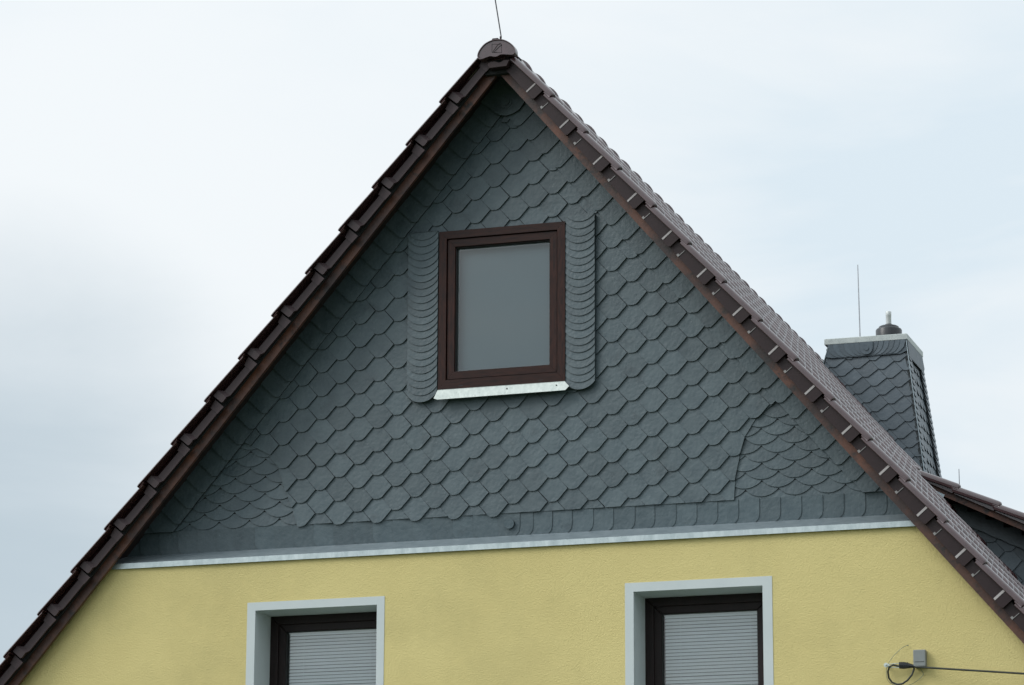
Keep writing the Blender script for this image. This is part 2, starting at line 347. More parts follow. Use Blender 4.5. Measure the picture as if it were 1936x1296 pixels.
# --- scale-cut slates in the two lower corners
def scales(x0, z0, n0, n1, m0, m1, s, p, cv):
    mb = MB(); c = .1055; r = .136
    for n in range(n0, n1):
        for m in range(m0, m1):
            cx = x0+n*c+random.uniform(-.001, .001); cz = z0+m*p+(p/2 if n % 2 else 0)+random.uniform(-.001, .001)
            pts = [(cx+r*sin(a), cz+r-r*cos(a)) for a in [(-1+2*k/10)*math.asin(c/r) for k in range(11)]]
            pts = [(cx-c, cz+.10)]+pts+[(cx+c, cz+.10)]
            pts = clip(pts, 0, -1, -ZB)
            if s > 0: pts = clip(pts, br[2], 1, br[1]+br[2]*br[0]+.08)
            else: pts = clip(pts, -bl[2], 1, bl[1]-bl[2]*bl[0]+.12)
            for a, b in zip(cv[:-1], cv[1:]):   # stay inside the corner, a little under the field
                dx, dz = b[0]-a[0], b[1]-a[1]; nx, nz = dz, -dx
                if nx*s > 0: nx, nz = -nx, -nz
                l = math.hypot(nx, nz); nx /= l; nz /= l
                if pts: pts = clip(pts, nx, nz, nx*a[0]+nz*a[1]+.02)
            if len(pts) > 2: slate(mb, pts, lambda x, z: .0115-.120*(z-cz), .0062)
    return onface(mb.build('scale_slates', M_SLATE, house))
scales(1.617, 5.419, -3, 8, -1, 7, 1, .110, curveR)
scales(-1.812, 5.469-.115, -7, 5, -1, 7, -1, .1145, curveL)
# --- verge slates
def verge_slates(s, b0, d, n0, n1, line):
    mb = MB()
    for i in range(n0, n1):
        x, z = b0[0]+d[0]*i, b0[1]+d[1]*i
        x += random.uniform(-.002, .002); z += random.uniform(-.002, .002)
        q = [(-.075, .087), (-.024, .026), (-.012, .005), (.002, .0), (.026, .003), (.044, .018), (.42, .38), (.38, .56), (-.11, .128)]
        po = [(x+s*a, z+b) for a, b in q]
        po = rclip(po)
        if min(p[1] for p in po) < ZB-.004: po = clip(po, 0, -1, -ZB)
        if len(po) > 2: slate(mb, po, lambda a, b: .0330+.065*(s*(a-x)-(b-z)-.03)*S2, .0095)
    return mb
vr = verge_slates(1, (.65, 7.241), (.0905, -.1035), -8, 22, br); onface(vr.build('verge_slates', M_SLATE, house))
vl = verge_slates(-1, (-.672, 7.373), (-.0858, -.1010), -8, 25, bl)
onface(vl.build('verge_slates', M_SLATE, house))
# --- head slate with its round rosette
hd = MB(); pts = [(-.34, 7.88), (-.22, 7.985), (-.1287, 8.062), (-.0971, 8.046), (-.0498, 8.0375), (-.0026, 8.048), (.0405, 8.0718), (.0835, 8.1322), (.15, 8.20), (.0, 8.24), (-.05, 8.24)]
pts = [(-.34, 8.22), (-.17, 8.105), (-.1287, 8.066), (-.0971, 8.048), (-.0498, 8.0385), (-.0026, 8.049), (.0405, 8.0728), (.0835, 8.1332), (.22, 8.27), (0, 8.45), (-.05, 8.45)]
pts = rclip(pts)
slate(hd, pts, lambda x, z: .045, .012)
def disc(mb, cx, cz, r, h0, h1, n=28, P=WALLP):
    ring = [(cx+r*cos(2*pi*k/n), cz+r*sin(2*pi*k/n)) for k in range(n)]
    mb.prism([P(x, z, h1) for x, z in ring][::-1], [P(x, z, h0) for x, z in ring][::-1], .5, (True, False), True)
disc(hd, -.055, 8.131, .045, .044, .0495); disc(hd, -.055, 8.136, .031, .049, .0545)
onface(hd.build('head_slate', M_SLATE, house))
# --- slates at the foot
bs = MB(); ed = [-.155, .0413, .1294, .2562, .387, .5262, .6585, .7983, .9269, 1.0656]
while ed[-1] < 2.7: ed.append(ed[-1]+.1335)
for i in range(1, len(ed)):
    a, b = ed[i-1]-.03, ed[i]; r = .045
    q = [(a, 5.255), (b-r, 5.255), (b-r*.5, 5.264), (b-r*.12, 5.284), (b, 5.315), (b, 5.4095), (a, 5.4095)]
    slate(bs, rclip(q), lambda x, z: .0075+.032*(x-(a+b)/2), .006)
x = -.135; k = 0
while x > -2.95:
    a, b = x-.136, x+.03; r = .045
    if k == 0: b = ed[1]-.02
    q = [(b, 5.255), (b, 5.4095), (a, 5.4095), (a, 5.315), (a+r*.12, 5.284), (a+r*.5, 5.264), (a+r, 5.255)]
    slate(bs, rclip(q), lambda x_, z: .0075-.045*(x_-(a+b)/2), .006); x -= .136; k += 1
disc(bs, -.025, 5.335, .032, .01, .026)
onface(bs.build('foot_slates', M_SLATE, house))
# --- scalloped strips beside the window
def strip(cx, hw, ztop, zbot):
    mb = MB(); r = .122; n = 24; st = (ztop-.05-zbot)/(n-1)
    for k in range(n):
        z = zbot+st*k+random.uniform(-.0025, .0025); jx = random.uniform(-.001, .001); ja = random.uniform(-.03, .03)
        pts = [(cx+jx+r*sin(a), z+r-r*cos(a)+ja*r*sin(a)*.5) for a in [(-1+2*j/12)*math.asin(hw/r*.999) for j in range(13)]]
        top = min(z+.155, ztop)
        pts = [(cx+jx-hw, top)]+pts+[(cx+jx+hw, top)]
        slate(mb, pts, lambda x_, z_: .050-.115*(z_-z-.01)+.03*(x_-cx), .0045)
    mb.box(cx-hw+.004, cx+hw-.002, -.026, -.002, zbot+.06, ztop-.004)
    return onface(mb.build('window_edge_slates', M_SLATE, house))
strip(.4515, .0985, 7.328, 6.168); strip(-.6165, .1045, 7.292, 6.156)

# --- zinc drip flashing over the plaster
fl = MB(); fx0, fx1 = -2.70, 2.66; YD = -.234
def flash(x0, x1, dy=0):
    fl.prism([(x0, -.004, 5.262), (x0, -.004, 5.245), (x0, YD+dy+.004, 5.158), (x0, YD+dy, 5.138), (x0, YD+dy-.004, 5.138), (x0, YD+dy-.003, 5.173)],
             [(x1, -.004, 5.262), (x1, -.004, 5.245), (x1, YD+dy+.004, 5.158), (x1, YD+dy, 5.138), (x1, YD+dy-.004, 5.138), (x1, YD+dy-.003, 5.173)])
flash(fx0, -1.0); flash(-1.03, .83, -.0025); flash(.80, fx1, -.005)
fo = fl.build('drip_flashing', M_ZINC, house)
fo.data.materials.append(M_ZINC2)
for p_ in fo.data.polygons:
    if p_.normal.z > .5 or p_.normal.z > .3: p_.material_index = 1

# --- windows
def ring(name, m, par, x0, x1, z0, z1, w, y0, y1, bev=.004, wb=None, mh=None):
    wb = wb or w; mv = MB(); mr = MB()
    # mitred bars
    mv.poly_y([(x0, z0), (x0+w, z0+wb), (x0+w, z1-w), (x0, z1)], y0, y1); mv.poly_y([(x1, z0), (x1, z1), (x1-w, z1-w), (x1-w, z0+wb)], y0, y1)
    mr.poly_y([(x0, z1), (x0+w, z1-w), (x1-w, z1-w), (x1, z1)], y0, y1); mr.poly_y([(x0, z0), (x1, z0), (x1-w, z0+wb), (x0+w, z0+wb)], y0, y1)
    if mh is None or mh is m:
        mv.v, off = mv.v+mr.v, len(mv.v); mv.f += [tuple(i+off for i in f_) for f_ in mr.f]; mv.t += mr.t; mv.sm += mr.sm
        return mv.build(name, m, par, bevel=bev)
    off = len(mv.v); nf = len(mv.f); mv.v += mr.v; mv.f += [tuple(i+off for i in f_) for f_ in mr.f]; mv.t += mr.t; mv.sm += mr.sm
    o = mv.build(name, m, par, bevel=bev); o.data.materials.append(mh)
    for i, p_ in enumerate(o.data.polygons): p_.material_index = 0 if i < nf else 1
    return o
wt = bpy.data.objects.new('window', None); COL.objects.link(wt); wt.parent = house; onface(wt); wt['label'] = 'brown framed gable window without surround, grey shade behind the glass'
ring('frame', M_FRAME, wt, WX0, WX1, WZ0, WZ1, .052, -.047, .03, wb=.068, mh=M_FRAMEH, bev=.0012)
ring('sash', M_FRAME, wt, WX0+.057, WX1-.057, WZ0+.073, WZ1-.057, .050, -.036, .025, bev=.0015, mh=M_FRAMEH)
ring('rebate', M_GASKET, wt, WX0+.045, WX1-.045, WZ0+.06, WZ1-.045, .020, -.012, .02, bev=0)
ring('gasket', M_GASKET, wt, WX0+.105, WX1-.105, WZ0+.121, WZ1-.105, .008, -.018, .02, bev=0)
ring('spacer', M_SPACER, wt, WX0+.112, WX1-.112, WZ0+.128, WZ1-.112, .010, .010, .02, bev=0)
g = MB(); g.face([(WX0+.106, .006, WZ0+.12), (WX1-.106, .006, WZ0+.12), (WX1-.106, .006, WZ1-.106), (WX0+.106, .006, WZ1-.106)]); g.build('pane', M_GLASS, wt)
g = MB(); g.box(WX0+.02, WX1-.02, .07, .075, WZ0+.03, WZ1-.03); g.build('roller_shade', M_SHADE, wt)
for x in (WX0+.14, WX1-.18): g = MB(); g.box(x, x+.03, -.0475, -.040, WZ0+.022, WZ0+.0265); g.build('drain_slot', M_GASKET, wt)
g = MB()
q = [(-.505, 6.228), (.353, 6.228), (.386, 6.192), (.362, 6.165), (-.495, 6.160), (-.522, 6.170), (-.519, 6.180)]
g.prism([(x, -.052-(6.228-z)*.45, z) for x, z in q], [(x, -.049-(6.228-z)*.45, z) for x, z in q])
g.box(-.505, .353, -.053, -.030, 6.226, 6.230)
g.build('sill', M_ZINCB, wt)
g = MB(); 
for x in (-.03, .30): g = MB(); g.tube([(x, -.060, 6.205), (x, -.068, 6.2045)], .0045, 10); g.build('sill_nail', M_RODD, wt)
def big_window(x0, x1, z1, z0, ix0, ix1, iz1, label):
    wn = bpy.data.objects.new('window', None); COL.objects.link(wn); wn.parent = house; wn['label'] = label
    YS = YF-.003; YB = .05; sm = MB()
    iz0 = z0+.05
    sm.poly_y([(x0, z1), (x0, z0), (ix0, iz0), (ix0, iz1)][::-1], YS, YF+.03)
    sm.poly_y([(x1, z1), (x1, z0), (ix1, iz0), (ix1, iz1)], YS, YF+.03)
    sm.poly_y([(x0, z1), (ix0, iz1), (ix1, iz1), (x1, z1)], YS, YF+.03)
    sm.poly_y([(x0, z0), (x1, z0), (ix1, iz0), (ix0, iz0)], YS, YF+.03)
    Y3 = YF+.03
    sm.face([(ix0, Y3, iz0), (ix0, YB, iz0), (ix0, YB, iz1), (ix0, Y3, iz1)]); sm.face([(ix1, Y3, iz0), (ix1, YB, iz0), (ix1, YB, iz1), (ix1, Y3, iz1)])
    sm.face([(ix0, Y3, iz1), (ix1, Y3, iz1), (ix1, YB, iz1), (ix0, YB, iz1)]); sm.face([(ix0, Y3, iz0), (ix1, Y3, iz0), (ix1, YB, iz0), (ix0, YB, iz0)])
    sm.build('surround', M_WHITE, wn)
    ring('frame', M_FRAMED, wn, ix0-.02, ix1+.02, iz0-.02, iz1+.02, .075, YB-.012, YB+.06, bev=.004)
    ring('sash', M_FRAMED, wn, ix0+.045, ix1-.045, iz0+.045, iz1-.045, .056, YB+.004, YB+.06, bev=.005)
    ring('glazing_bead', M_GASKET, wn, ix0+.096, ix1-.096, iz0+.096, iz1-.093, .010, YB+.012, YB+.05, bev=0)
    g = MB(); g.face([(ix0+.095, YB+.03, iz0+.09), (ix1-.095, YB+.03, iz0+.09), (ix1-.095, YB+.03, iz1-.09), (ix0+.095, YB+.03, iz1-.09)]); g.build('pane', M_GLASS, wn)
    bd = MB(); z = iz1-.115; yb = YB+.052; k = 0
    while z > iz0+.08:
        a0 = radians(60+random.uniform(-1.2, 1.2)); hw = .0114; ji = random.uniform(-.0006, .0006)
        prof = [(-hw*cos(a0), -hw*sin(a0)), (-.003, .0), (hw*cos(a0), hw*sin(a0))]
        prof = [(-hw*cos(a0), -hw*sin(a0)), (-.0022*sin(a0), .0022*cos(a0)), (hw*cos(a0), hw*sin(a0))]
        bd.grid([[(x, yb+dy, z+dz+ji) for dy, dz in prof] for x in (ix0+.112, ix1-.100)], .5, True); z -= .0215; k += 1
    bd.box(ix0+.11, ix1-.10, yb-.014, yb+.014, iz1-.112, iz1-.085)
    for x in (ix0+.215, ix1-.155): bd.tube([(x, yb-.0150, iz1-.10), (x, yb-.0150, iz0+.1)], .0009, 5)
    bd.build('venetian_blind', M_BLIND, wn)
    rm = MB(); rm.box(ix0-.05, ix1+.05, YB+.25, YB+.26, iz0-.05, iz1+.05); rm.build('room_shade', M_ROOM, wn)
    return wn
big_window(-1.721, -.786, 4.877, 3.55, -1.665, -.837, 4.824, 'brown window in the yellow wall, left of the two with pale surrounds and lowered blind')
big_window(.793, 1.724, 4.882, 3.55, .848, 1.664, 4.826, 'brown window in the yellow wall, right of the two with pale surrounds and lowered blind')

# --- bargeboards and soffit
for s in (1, -1):
    m = MB(); L_ = UE
    a = UV(0, 0, s); b = UV(L_, 0, s); c_ = UV(L_, .10, s); d = (AX, AZ+.10/CT)
    m.poly_y([a, b, c_, d] if s > 0 else [a, d, c_, b], -.300 if s > 0 else -.2995, -.272)
    m.build('bargeboard', M_WOOD, house)
    m = MB(); a = (AX, AZ+.090/CT); b = UV(L_, .090, s); c_ = UV(L_, .101, s); d = (AX, AZ+.101/CT)
    m.poly_y([a, b, c_, d] if s > 0 else [a, d, c_, b], -.272, 0.02)
    m.build('soffit', M_SOFFIT, house)
# --- roof: boards, field tiles
roof = MB()
for s in (1, -1):
    a = (AX, AZ+.102/CT); b = UV(UE-.05, .102, s); c_ = UV(UE-.05, .112, s); d = (AX, AZ+.112/CT)
    roof.poly_y([a, b, c_, d] if s > 0 else [a, d, c_, b], -.27, HL)
roof_o = roof.build('roof', M_SOFFIT, house)
G = {1: .3461, -1: .3515}; U0 = {1: .41, -1: .39}
TW = .195
PROF = [(0, .012), (.010, .026), (.024, .034), (.040, .036), (.056, .030), (.068, .014), (.080, .003), (.110, -.001), (.140, .0), (.172, .004), (.199, .010)]
NOSE_F = ((-.060, 1), (-.040, .97), (-.024, .88), (-.010, .68), (-.002, .45), (0, .28))
NOSE_V = ((-.050, 1), (-.030, 1), (-.014, .96), (-.005, .88), (-.001, .78), (0, .68))
def tile_rows(u1, s, y0, prof, vroll=.178, tilt=.066, L_=.36, UVf=UV, nose=NOSE_F):
    """rows of points of one tile, nose at u1"""
    rows = []
    ru = random.uniform(-.0015, .0015); rv = random.uniform(-.001, .001)
    for t_, k in ((-L_, 1),)+nose:
        r = []
        for y, h in prof:
            v = vroll-.036+tilt*t_+max(h, 0)*k+min(h, 0)+rv-(0.006 if k < .5 else 0)
            x, z = UVf(u1+t_+ru, v, s); r.append((x, y0+y, z))
        rows.append(r)
    r = []
    for y, h in prof:
        v = vroll-.036+max(h, 0)*(.35 if nose is NOSE_F else .66)-(.020 if nose is NOSE_F else .012); x, z = UVf(u1-.001+ru, v, s); r.append((x, y0+y, z))
    rows.append(r)
    if nose is NOSE_V: rows.append([(x-(UVf(.05, 0, s)[0]-UVf(0, 0, s)[0]), y, z-(UVf(.05, 0, s)[1]-UVf(0, 0, s)[1])) for x, y, z in r])
    return rows
for s in (1, -1):
    ft = MB(); nrow = int((UE-U0[s])/G[s])+1
    for i in range(nrow):
        u1 = U0[s]+G[s]*i
        for j in range(int((HL+.1+.155)/TW)):
            L_ = .36 if i else .33
            if s < 0 and j > 6 and (i > 30): continue
            ft.grid(tile_rows(u1, s, -.155+TW*j, PROF, L_=L_), random.random(), True)
    ft.build('roof_tiles', M_TILE, house)
# --- verge tiles, each a part of its own
VP = [(-.005, .0), (-.004, .014), (.006, .027), (.022, .035), (.040, .038), (.058, .034), (.076, .022), (.090, .006), (.110, -.001), (.150, 0), (.220, .008)]
def verge_tile(s):
    o0 = UV(0, 0, s); m = MB(); yb = -.372
    random.seed(3)
    vp_ = VP if s > 0 else [(-.030, .016), (-.027, .022), (-.010, .030)]+VP[3:]
    rows = tile_rows(U0[s], s, yb, vp_, L_=.385, nose=NOSE_V)
    # outer lip under the roll
    m.grid(rows, .5, True)
    lip = .003
    m.grid([[rw[0], (rw[0][0]-s*lip*ST*1.0, rw[0][1]+.002, rw[0][2]-lip*CT)] for rw in rows], .5, False)
    m.grid([[(rw[0][0]-s*lip*ST, rw[0][1]+.002, rw[0][2]-lip*CT), (rw[0][0]-s*lip*ST, rw[0][1]+(.05 if s > 0 else .09), rw[0][2]-lip*CT)] for rw in rows], .3, False)
    a = rows[-1]; m.face([a[0], (a[0][0]-s*.02*ST, a[0][1], a[0][2]-.02*CT), (a[8][0]-s*.005*ST, a[8][1], a[8][2]-.005*CT), a[8]], .4)
    o = m.build('verge_tile', M_TILE, house, origin=(o0[0], 0, o0[1]))
    fl_ = MB(); n0 = U0[s]
    def plate(pts, y0, y1, tone=.5):
        q = [UV(n0+u, v, s) for u, v in pts]; 
        if s < 0: q = q[::-1]
        fl_.poly_y(q, y0, y1, tone)
    vt, vb = (.150, .047) if s > 0 else (.148, .054)
    if s > 0:
        plate([(-.352, vb+.002), (-.150, vb), (-.150, vt-.008), (-.352, vt-.026)], -.350, -.335)
        plate([(-.435, vb+.004), (-.352, vb+.004), (-.352, vt-.034), (-.435, vt-.034)], -.343, -.331, .1)
        # outward kink and the end block that laps over the next tile
        q0 = [UV(n0-.150, vb, s), UV(n0-.150, vt-.008, s)]; q1 = [UV(n0-.136, vb+.001, s), UV(n0-.136, vt-.006, s)]
        fl_.prism([(q0[0][0], -.350, q0[0][1]), (q1[0][0], -.366, q1[0][1]), (q1[1][0], -.366, q1[1][1]), (q0[1][0], -.350, q0[1][1])],
                  [(q0[0][0], -.336, q0[0][1]), (q1[0][0], -.336, q1[0][1]), (q1[1][0], -.336, q1[1][1]), (q0[1][0], -.336, q0[1][1])])
        plate([(-.136, vb), (-.082, vb), (-.072, vb+.010), (-.072, vt+.002), (-.136, vt-.006)], -.366, -.345)
    else:
        plate([(-.360, vb-.002), (-.135, vb+.004), (-.135, .108), (-.360, .100)], -.352, -.337)
        q0 = [UV(n0-.135, vb+.004, s), UV(n0-.135, .108, s)]; q1 = [UV(n0-.110, vb+.012, s), UV(n0-.110, .142, s)]
        fl_.prism([(q0[0][0], -.352, q0[0][1]), (q0[1][0], -.352, q0[1][1]), (q1[1][0], -.372, q1[1][1]), (q1[0][0], -.372, q1[0][1])],
                  [(q0[0][0], -.337, q0[0][1]), (q0[1][0], -.337, q0[1][1]), (q1[1][0], -.345, q1[1][1]), (q1[0][0], -.345, q1[0][1])])
        plate([(-.110, vb+.008), (-.074, vb+.008), (-.066, vb+.014), (-.066, .142), (-.110, .142)], -.372, -.350)
        # lighter head piece seen below the block of the tile above
        plate([(-.405, vb-.010), (-.345, vb-.006), (-.345, .112), (-.405, .124)], -.356, -.345, .9)
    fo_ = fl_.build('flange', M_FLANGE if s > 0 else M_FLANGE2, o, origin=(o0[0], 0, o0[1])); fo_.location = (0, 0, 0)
    parts = [fo_]
    if s > 0:
        c1 = MB()
        def st(pts, y0, y1):
            q = [UV(n0+u, v, s) for u, v in pts]; c1.poly_y(q, y0, y1)
        # flat strap across the kink, hook at the head of the plate
        q0 = [UV(n0-.156, vb+.004, s), UV(n0-.156, vt-.014, s)]; q1 = [UV(n0-.137, vb+.004, s), UV(n0-.137, vt-.010, s)]
        c1.prism([(q0[0][0], -.3515, q0[0][1]), (q1[0][0], -.3685, q1[0][1]), (q1[1][0], -.3685, q1[1][1]), (q0[1][0], -.3515, q0[1][1])],
                 [(q0[0][0], -.348, q0[0][1]), (q1[0][0], -.365, q1[0][1]), (q1[1][0], -.365, q1[1][1]), (q0[1][0], -.348, q0[1][1])])
        co = c1.build('clip_strap', M_CLIP, o, origin=(o0[0], 0, o0[1])); co.location = (0, 0, 0); parts.append(co); c1 = MB()
        st([(-.352, vb+.002), (-.334, vb), (-.333, vb+.058), (-.337, vb+.058), (-.338, vb+.016), (-.350, vb+.016)], -.3535, -.3495)
        co = c1.build('clip_hook', M_CLIP, o, origin=(o0[0], 0, o0[1])); co.location = (0, 0, 0); parts.append(co)

    return o, parts
for s in (1, -1):
    o, parts = verge_tile(s); base = Vector(o.location); nn = int((UE-U0[s])/G[s])+1
    for i in range(1, nn):
        c_ = o.copy(); COL.objects.link(c_); c_.parent = house
        du = G[s]*i; c_.location = base+Vector((s*du*CT+random.uniform(-.001, .001), random.uniform(-.003, .003), -du*ST+random.uniform(-.001, .001)))
        for p_ in parts: d = p_.copy(); COL.objects.link(d); d.parent = c_
    if s > 0: bpy.data.objects.remove(parts[-1])      # the topmost tile has no hook above it
for s in (1, -1):                                      # dark strip painting in the shade of the recess behind the flanges
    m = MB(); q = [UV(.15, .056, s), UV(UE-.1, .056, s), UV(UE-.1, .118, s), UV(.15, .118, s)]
    m.poly_y(q if s > 0 else q[::-1], -.318, -.302); m.build('verge_shade_strip', M_BACK, house)
# --- ridge tiles
RX, RZ = -.002, 8.333
rm = MB()
def rr(y, r, hs=1.0): return [(RX+r*sin(a), y, RZ-.038+r*cos(a)) for a in [(-1+2*k/18)*radians(100) for k in range(19)]]
rm.grid([rr(0, .121), rr(.30, .119)], .5, True); rm.grid([rr(0, .121), rr(0, .108)], .5, False)
# rib and step of the collar
rm.grid([rr(.004, .1315), rr(.024, .1315)], .5, True); rm.grid([rr(.004, .1315), rr(.004, .118)], .4, False); rm.grid([rr(.024, .1315), rr(.024, .118)], .4, False)
r1 = rm.build('ridge_tile', M_TILE, house, origin=(RX, 0, RZ)); r1.location = (RX, -.34, RZ)
rh = MB(); rh.tube([(RX+.01, -.012, RZ+.100), (RX+.05, -.012, RZ+.100)], .004, 6)
k = 1
while -.34+.293*k < HL:
    c_ = r1.copy(); COL.objects.link(c_); c_.parent = house; c_.location = (RX+random.uniform(-.002, .002), -.34+.293*k, RZ+random.uniform(-.0015, .0015)); k += 1
# --- decorated end disc
CAPO = [(-.1267, 8.3231), (-.1269, 8.3464), (-.1135, 8.3761), (-.0826, 8.4118), (-.0438, 8.4311), (-.0049, 8.4387), (.0495, 8.433), (.0922, 8.4091), (.1272, 8.3744), (.1351, 8.3387), (.1255, 8.3204), (.1042, 8.3187), (.0345, 8.3317), (.0113, 8.3166), (-.012, 8.3171), (-.0354, 8.3253), (-.0586, 8.3199), (-.1091, 8.3057)]
def smooth_loop(p, it=2):
    for _ in range(it):
        q = []
        for i in range(len(p)):
            a, b = p[i], p[(i+1) % len(p)]; q += [(.75*a[0]+.25*b[0], .75*a[1]+.25*b[1]), (.25*a[0]+.75*b[0], .25*a[1]+.75*b[1])]
        p = q
    return p
CAPO = smooth_loop(CAPO)
e = MB(); e.poly_y(CAPO[::-1], -.412, -.365)
cx, cz = .003, 8.366; inn = [(cx+(x-cx)*.91, cz+(z-cz)*.86) for x, z in CAPO]
e.grid([[(x, -.412, z) for x, z in CAPO], [(x, -.420, z) for x, z in [(cx+(x-cx)*.985, cz+(z-cz)*.98) for x, z in CAPO]], [(x, -.420, z) for x, z in [(cx+(x-cx)*.94, cz+(z-cz)*.91) for x, z in CAPO]], [(x, -.4125, z) for x, z in inn]], .5, False, True)
cap = e.build('ridge_end_disc', M_TILE, house)
# raised emblem on the disc: a thin square with two slanting leaf strokes
e = MB(); sq = [(-.0278, 8.4067), (.0374, 8.3999), (.0377, 8.3436), (-.0275, 8.3503)]
for a, b in zip(sq, sq[1:]+sq[:1]): e.tube([(a[0], -.4125, a[1]), (b[0], -.4125, b[1])], .0013, 6)
for pts, w_ in (([(-.0244, 8.350), (-.006, 8.376), (.008, 8.395), (.022, 8.405), (.034, 8.4095)], .0022), ([(-.0180, 8.350), (.004, 8.368), (.022, 8.385), (.036, 8.394), (.0405, 8.3985)], .0022), ([(-.0244, 8.350), (-.012, 8.3515), (.008, 8.349)], .0016)):
    e.tube([(x, -.4130, z) for x, z in pts], [w_*.4]+[w_]*(len(pts)-2)+[w_*.4], 6)
e.build('emblem', M_FLANGE, cap)
e = MB(); tp = [(-.0665, 8.284), (-.0527, 8.2515), (.0656, 8.255), (.0848, 8.2956), (.048, 8.2994), (.030, 8.288), (.017, 8.2842), (.0, 8.290), (-.0141, 8.2961), (-.0374, 8.2975)]
e.poly_y(tp[::-1], -.395, -.30); e.build('ridge_end_block', M_FLANGE, house, bevel=.003)
e = MB(); e.poly_y([(-.10, 8.23), (.10, 8.23), (.13, 8.33), (-.12, 8.32)], -.335, -.273); e.build('ridge_filler', M_BACK, house)

# --- chimney: tapered, slate clad
CY0, CY1 = 7.3, 7.96
ch = bpy.data.objects.new('chimney', None); COL.objects.link(ch); ch.location = (-.021, 0, -.012); ch.parent = house; ch['label'] = 'slate clad tapering chimney with zinc cap'
zt = 8.185; zb = 6.6
def cx_l(z): return .474-(zt-z)*.30
def cx_r(z): return 1.131+(zt-z)*.118
def cy_f(z): return CY0-(zt-z)*.05
def cy_b(z): return CY1+(zt-z)*.118
core = MB(); e_ = .02
core.grid([[(cx_l(z)+e_, cy_f(z)+e_, z), (cx_r(z)-e_, cy_f(z)+e_, z), (cx_r(z)-e_, cy_b(z)-e_, z), (cx_l(z)+e_, cy_b(z)-e_, z)] for z in (zb, zt+.04)], .5, False, True)
core.build('shaft', M_BACK, ch)
# front cladding in a slanting pattern
nf = Vector((0, -1, -.05)).normalized()
CP = Plane((0, cy_f(zt)+e_, zt), (1, 0, 0), (0, .05, 1), (0, -1, 0))
fc = MB()
ZROW = 8.062
def chim_clip(po, cx, cz):
    po = clip(po, -1, .30, -(.474+.004)); 
    po = clip(po, 1, .118, 1.131+.0); po = clip(po, 0, 1, -.115)
    return po
# slates in rising courses: lattice of leaning scales
A1 = Vector((.137, .060)); A2 = Vector((.072, -.083))
for i in range(-16, 18):
    for j in range(-6, 30):
        cx, cz = .62+A1.x*i+A2.x*j, -.36+A1.y*i+A2.y*j
        if not (.0 < cx < 1.6 and -1.7 < cz < .2): continue
        q = [(.0035, .0), (.030, -.006), (.052, -.004), (.072, .012), (.137, .0605), (.137-.115, .060+.133), (.0035-.115, .133)]
        q = [(cx+a, cz+b) for a, b in q]; q = chim_clip(q, cx, cz)
        slate(fc, q, lambda x, z: .020+.085*((x-cx)*.4-(z-cz)*.915), .007, CP)
slate(fc, [(.474, 0), (.442, -.108), (.50, -.122), (1.09, -.122), (1.142, -.100), (1.131, 0)], lambda x, z: .030, .006, CP)
# curved top row meeting at a rosette
def fan(mb, P, xa, xb, xm, ztop, dz, mirror_w):
    for s in (-1, 1):
        x = xa if s < 0 else xb; edge = xa if s < 0 else xb; w_ = .047; k = 0; tot = abs(xm-edge)
        n = int(tot/w_)
        for k in range(n):
            x0 = edge-s*w_*k; r = .10
            q = [(x0, ztop), (x0-s*.0, ztop-.02), (x0-s*.012, ztop-dz*.55), (x0-s*.040, ztop-dz*.85), (x0-s*.075, ztop-dz-.004), (x0-s*.15, ztop-dz-.002), (x0-s*.15, ztop)]
            q = [(max(min(a, xb), xa), b) for a, b in q]
            slate(mb, q, lambda xx, zz: .040+.08*s*(xx-x0), .006, P)
fan(fc, CP, .462, 1.134, .80, .0, .112, 0)
q = [(.80+.055*sin(a), -.050-.062*cos(a)) for a in [radians(-90+180*k/12) for k in range(13)]]
slate(fc, [(.745, .0)]+q+[(.855, .0)], lambda x, z: .047, .007, CP); disc(fc, .80, -.058, .020, .046, .053, P=CP)
fc.build('front_slates', M_SLATE_C, ch)
# right side: narrow lapped strips seen edge-on
sc_ = MB(); dz_dir = Vector((-.118, 0, 1))
SP = Plane((1.131-e_, 0, zt), (0, 1, 0), (-.118, 0, 1), (1, 0, 0))
def side_clip(po):
    po = clip(po, -1, .05, -(CY0+.0)); po = clip(po, 1, .118, CY1); return clip(po, 0, 1, .0)
for k in range(30):                                            # strip along the front edge
    z = -1.5+k*.053
    yl = cy_f(zt+z)
    q = [(yl, z+.12), (yl, z+.03), (yl+.03, z+.008), (yl+.075, z), (yl+.12, z+.006), (yl+.155, z+.03), (yl+.17, z+.06), (yl+.17, z+.14)]
    slate(sc_, side_clip(q), lambda a, b: .034-.13*(b-z), .005, SP)
for k in range(30):                                            # strip along the back edge
    z = -1.5+k*.053; yl = CY1-.118*z-.15
    q = [(yl, z+.12), (yl, z+.05), (yl+.02, z+.018), (yl+.07, z), (yl+.12, z+.006), (yl+.16, z+.03), (yl+.16, z+.14)]
    slate(sc_, side_clip(q), lambda a, b: .036-.13*(b-z), .005, SP)
for i in range(-2, 8):
    for j in range(-2, 14):
        cy, cz_ = CY0+.13*i+(.065 if j % 2 else 0), -.12-.1*j
        q = [(-.068, .06), (-.04, .01), (0, -.004), (.04, .01), (.068, .06), (.06, .16), (-.06, .16)]
        slate(sc_, side_clip([(cy+a, cz_+b) for a, b in q]), lambda a, b: .018-.09*(b-cz_), .006, SP)
for k in range(14):                                            # fanned row under the cap
    y = CY0+.04+k*.05; q = [(y, .0), (y, -.06), (y-.02, -.11), (y-.05, -.14), (y-.10, -.15), (y-.10, 0)]
    slate(sc_, side_clip(q), lambda a, b: .040+.09*(a-y), .005, SP)
sc_.build('side_slates', M_SLATE_C, ch)
lc = MB(); LP = Plane((.474+e_, 0, zt), (0, 1, 0), (.30, 0, 1), (-1, 0, 0))
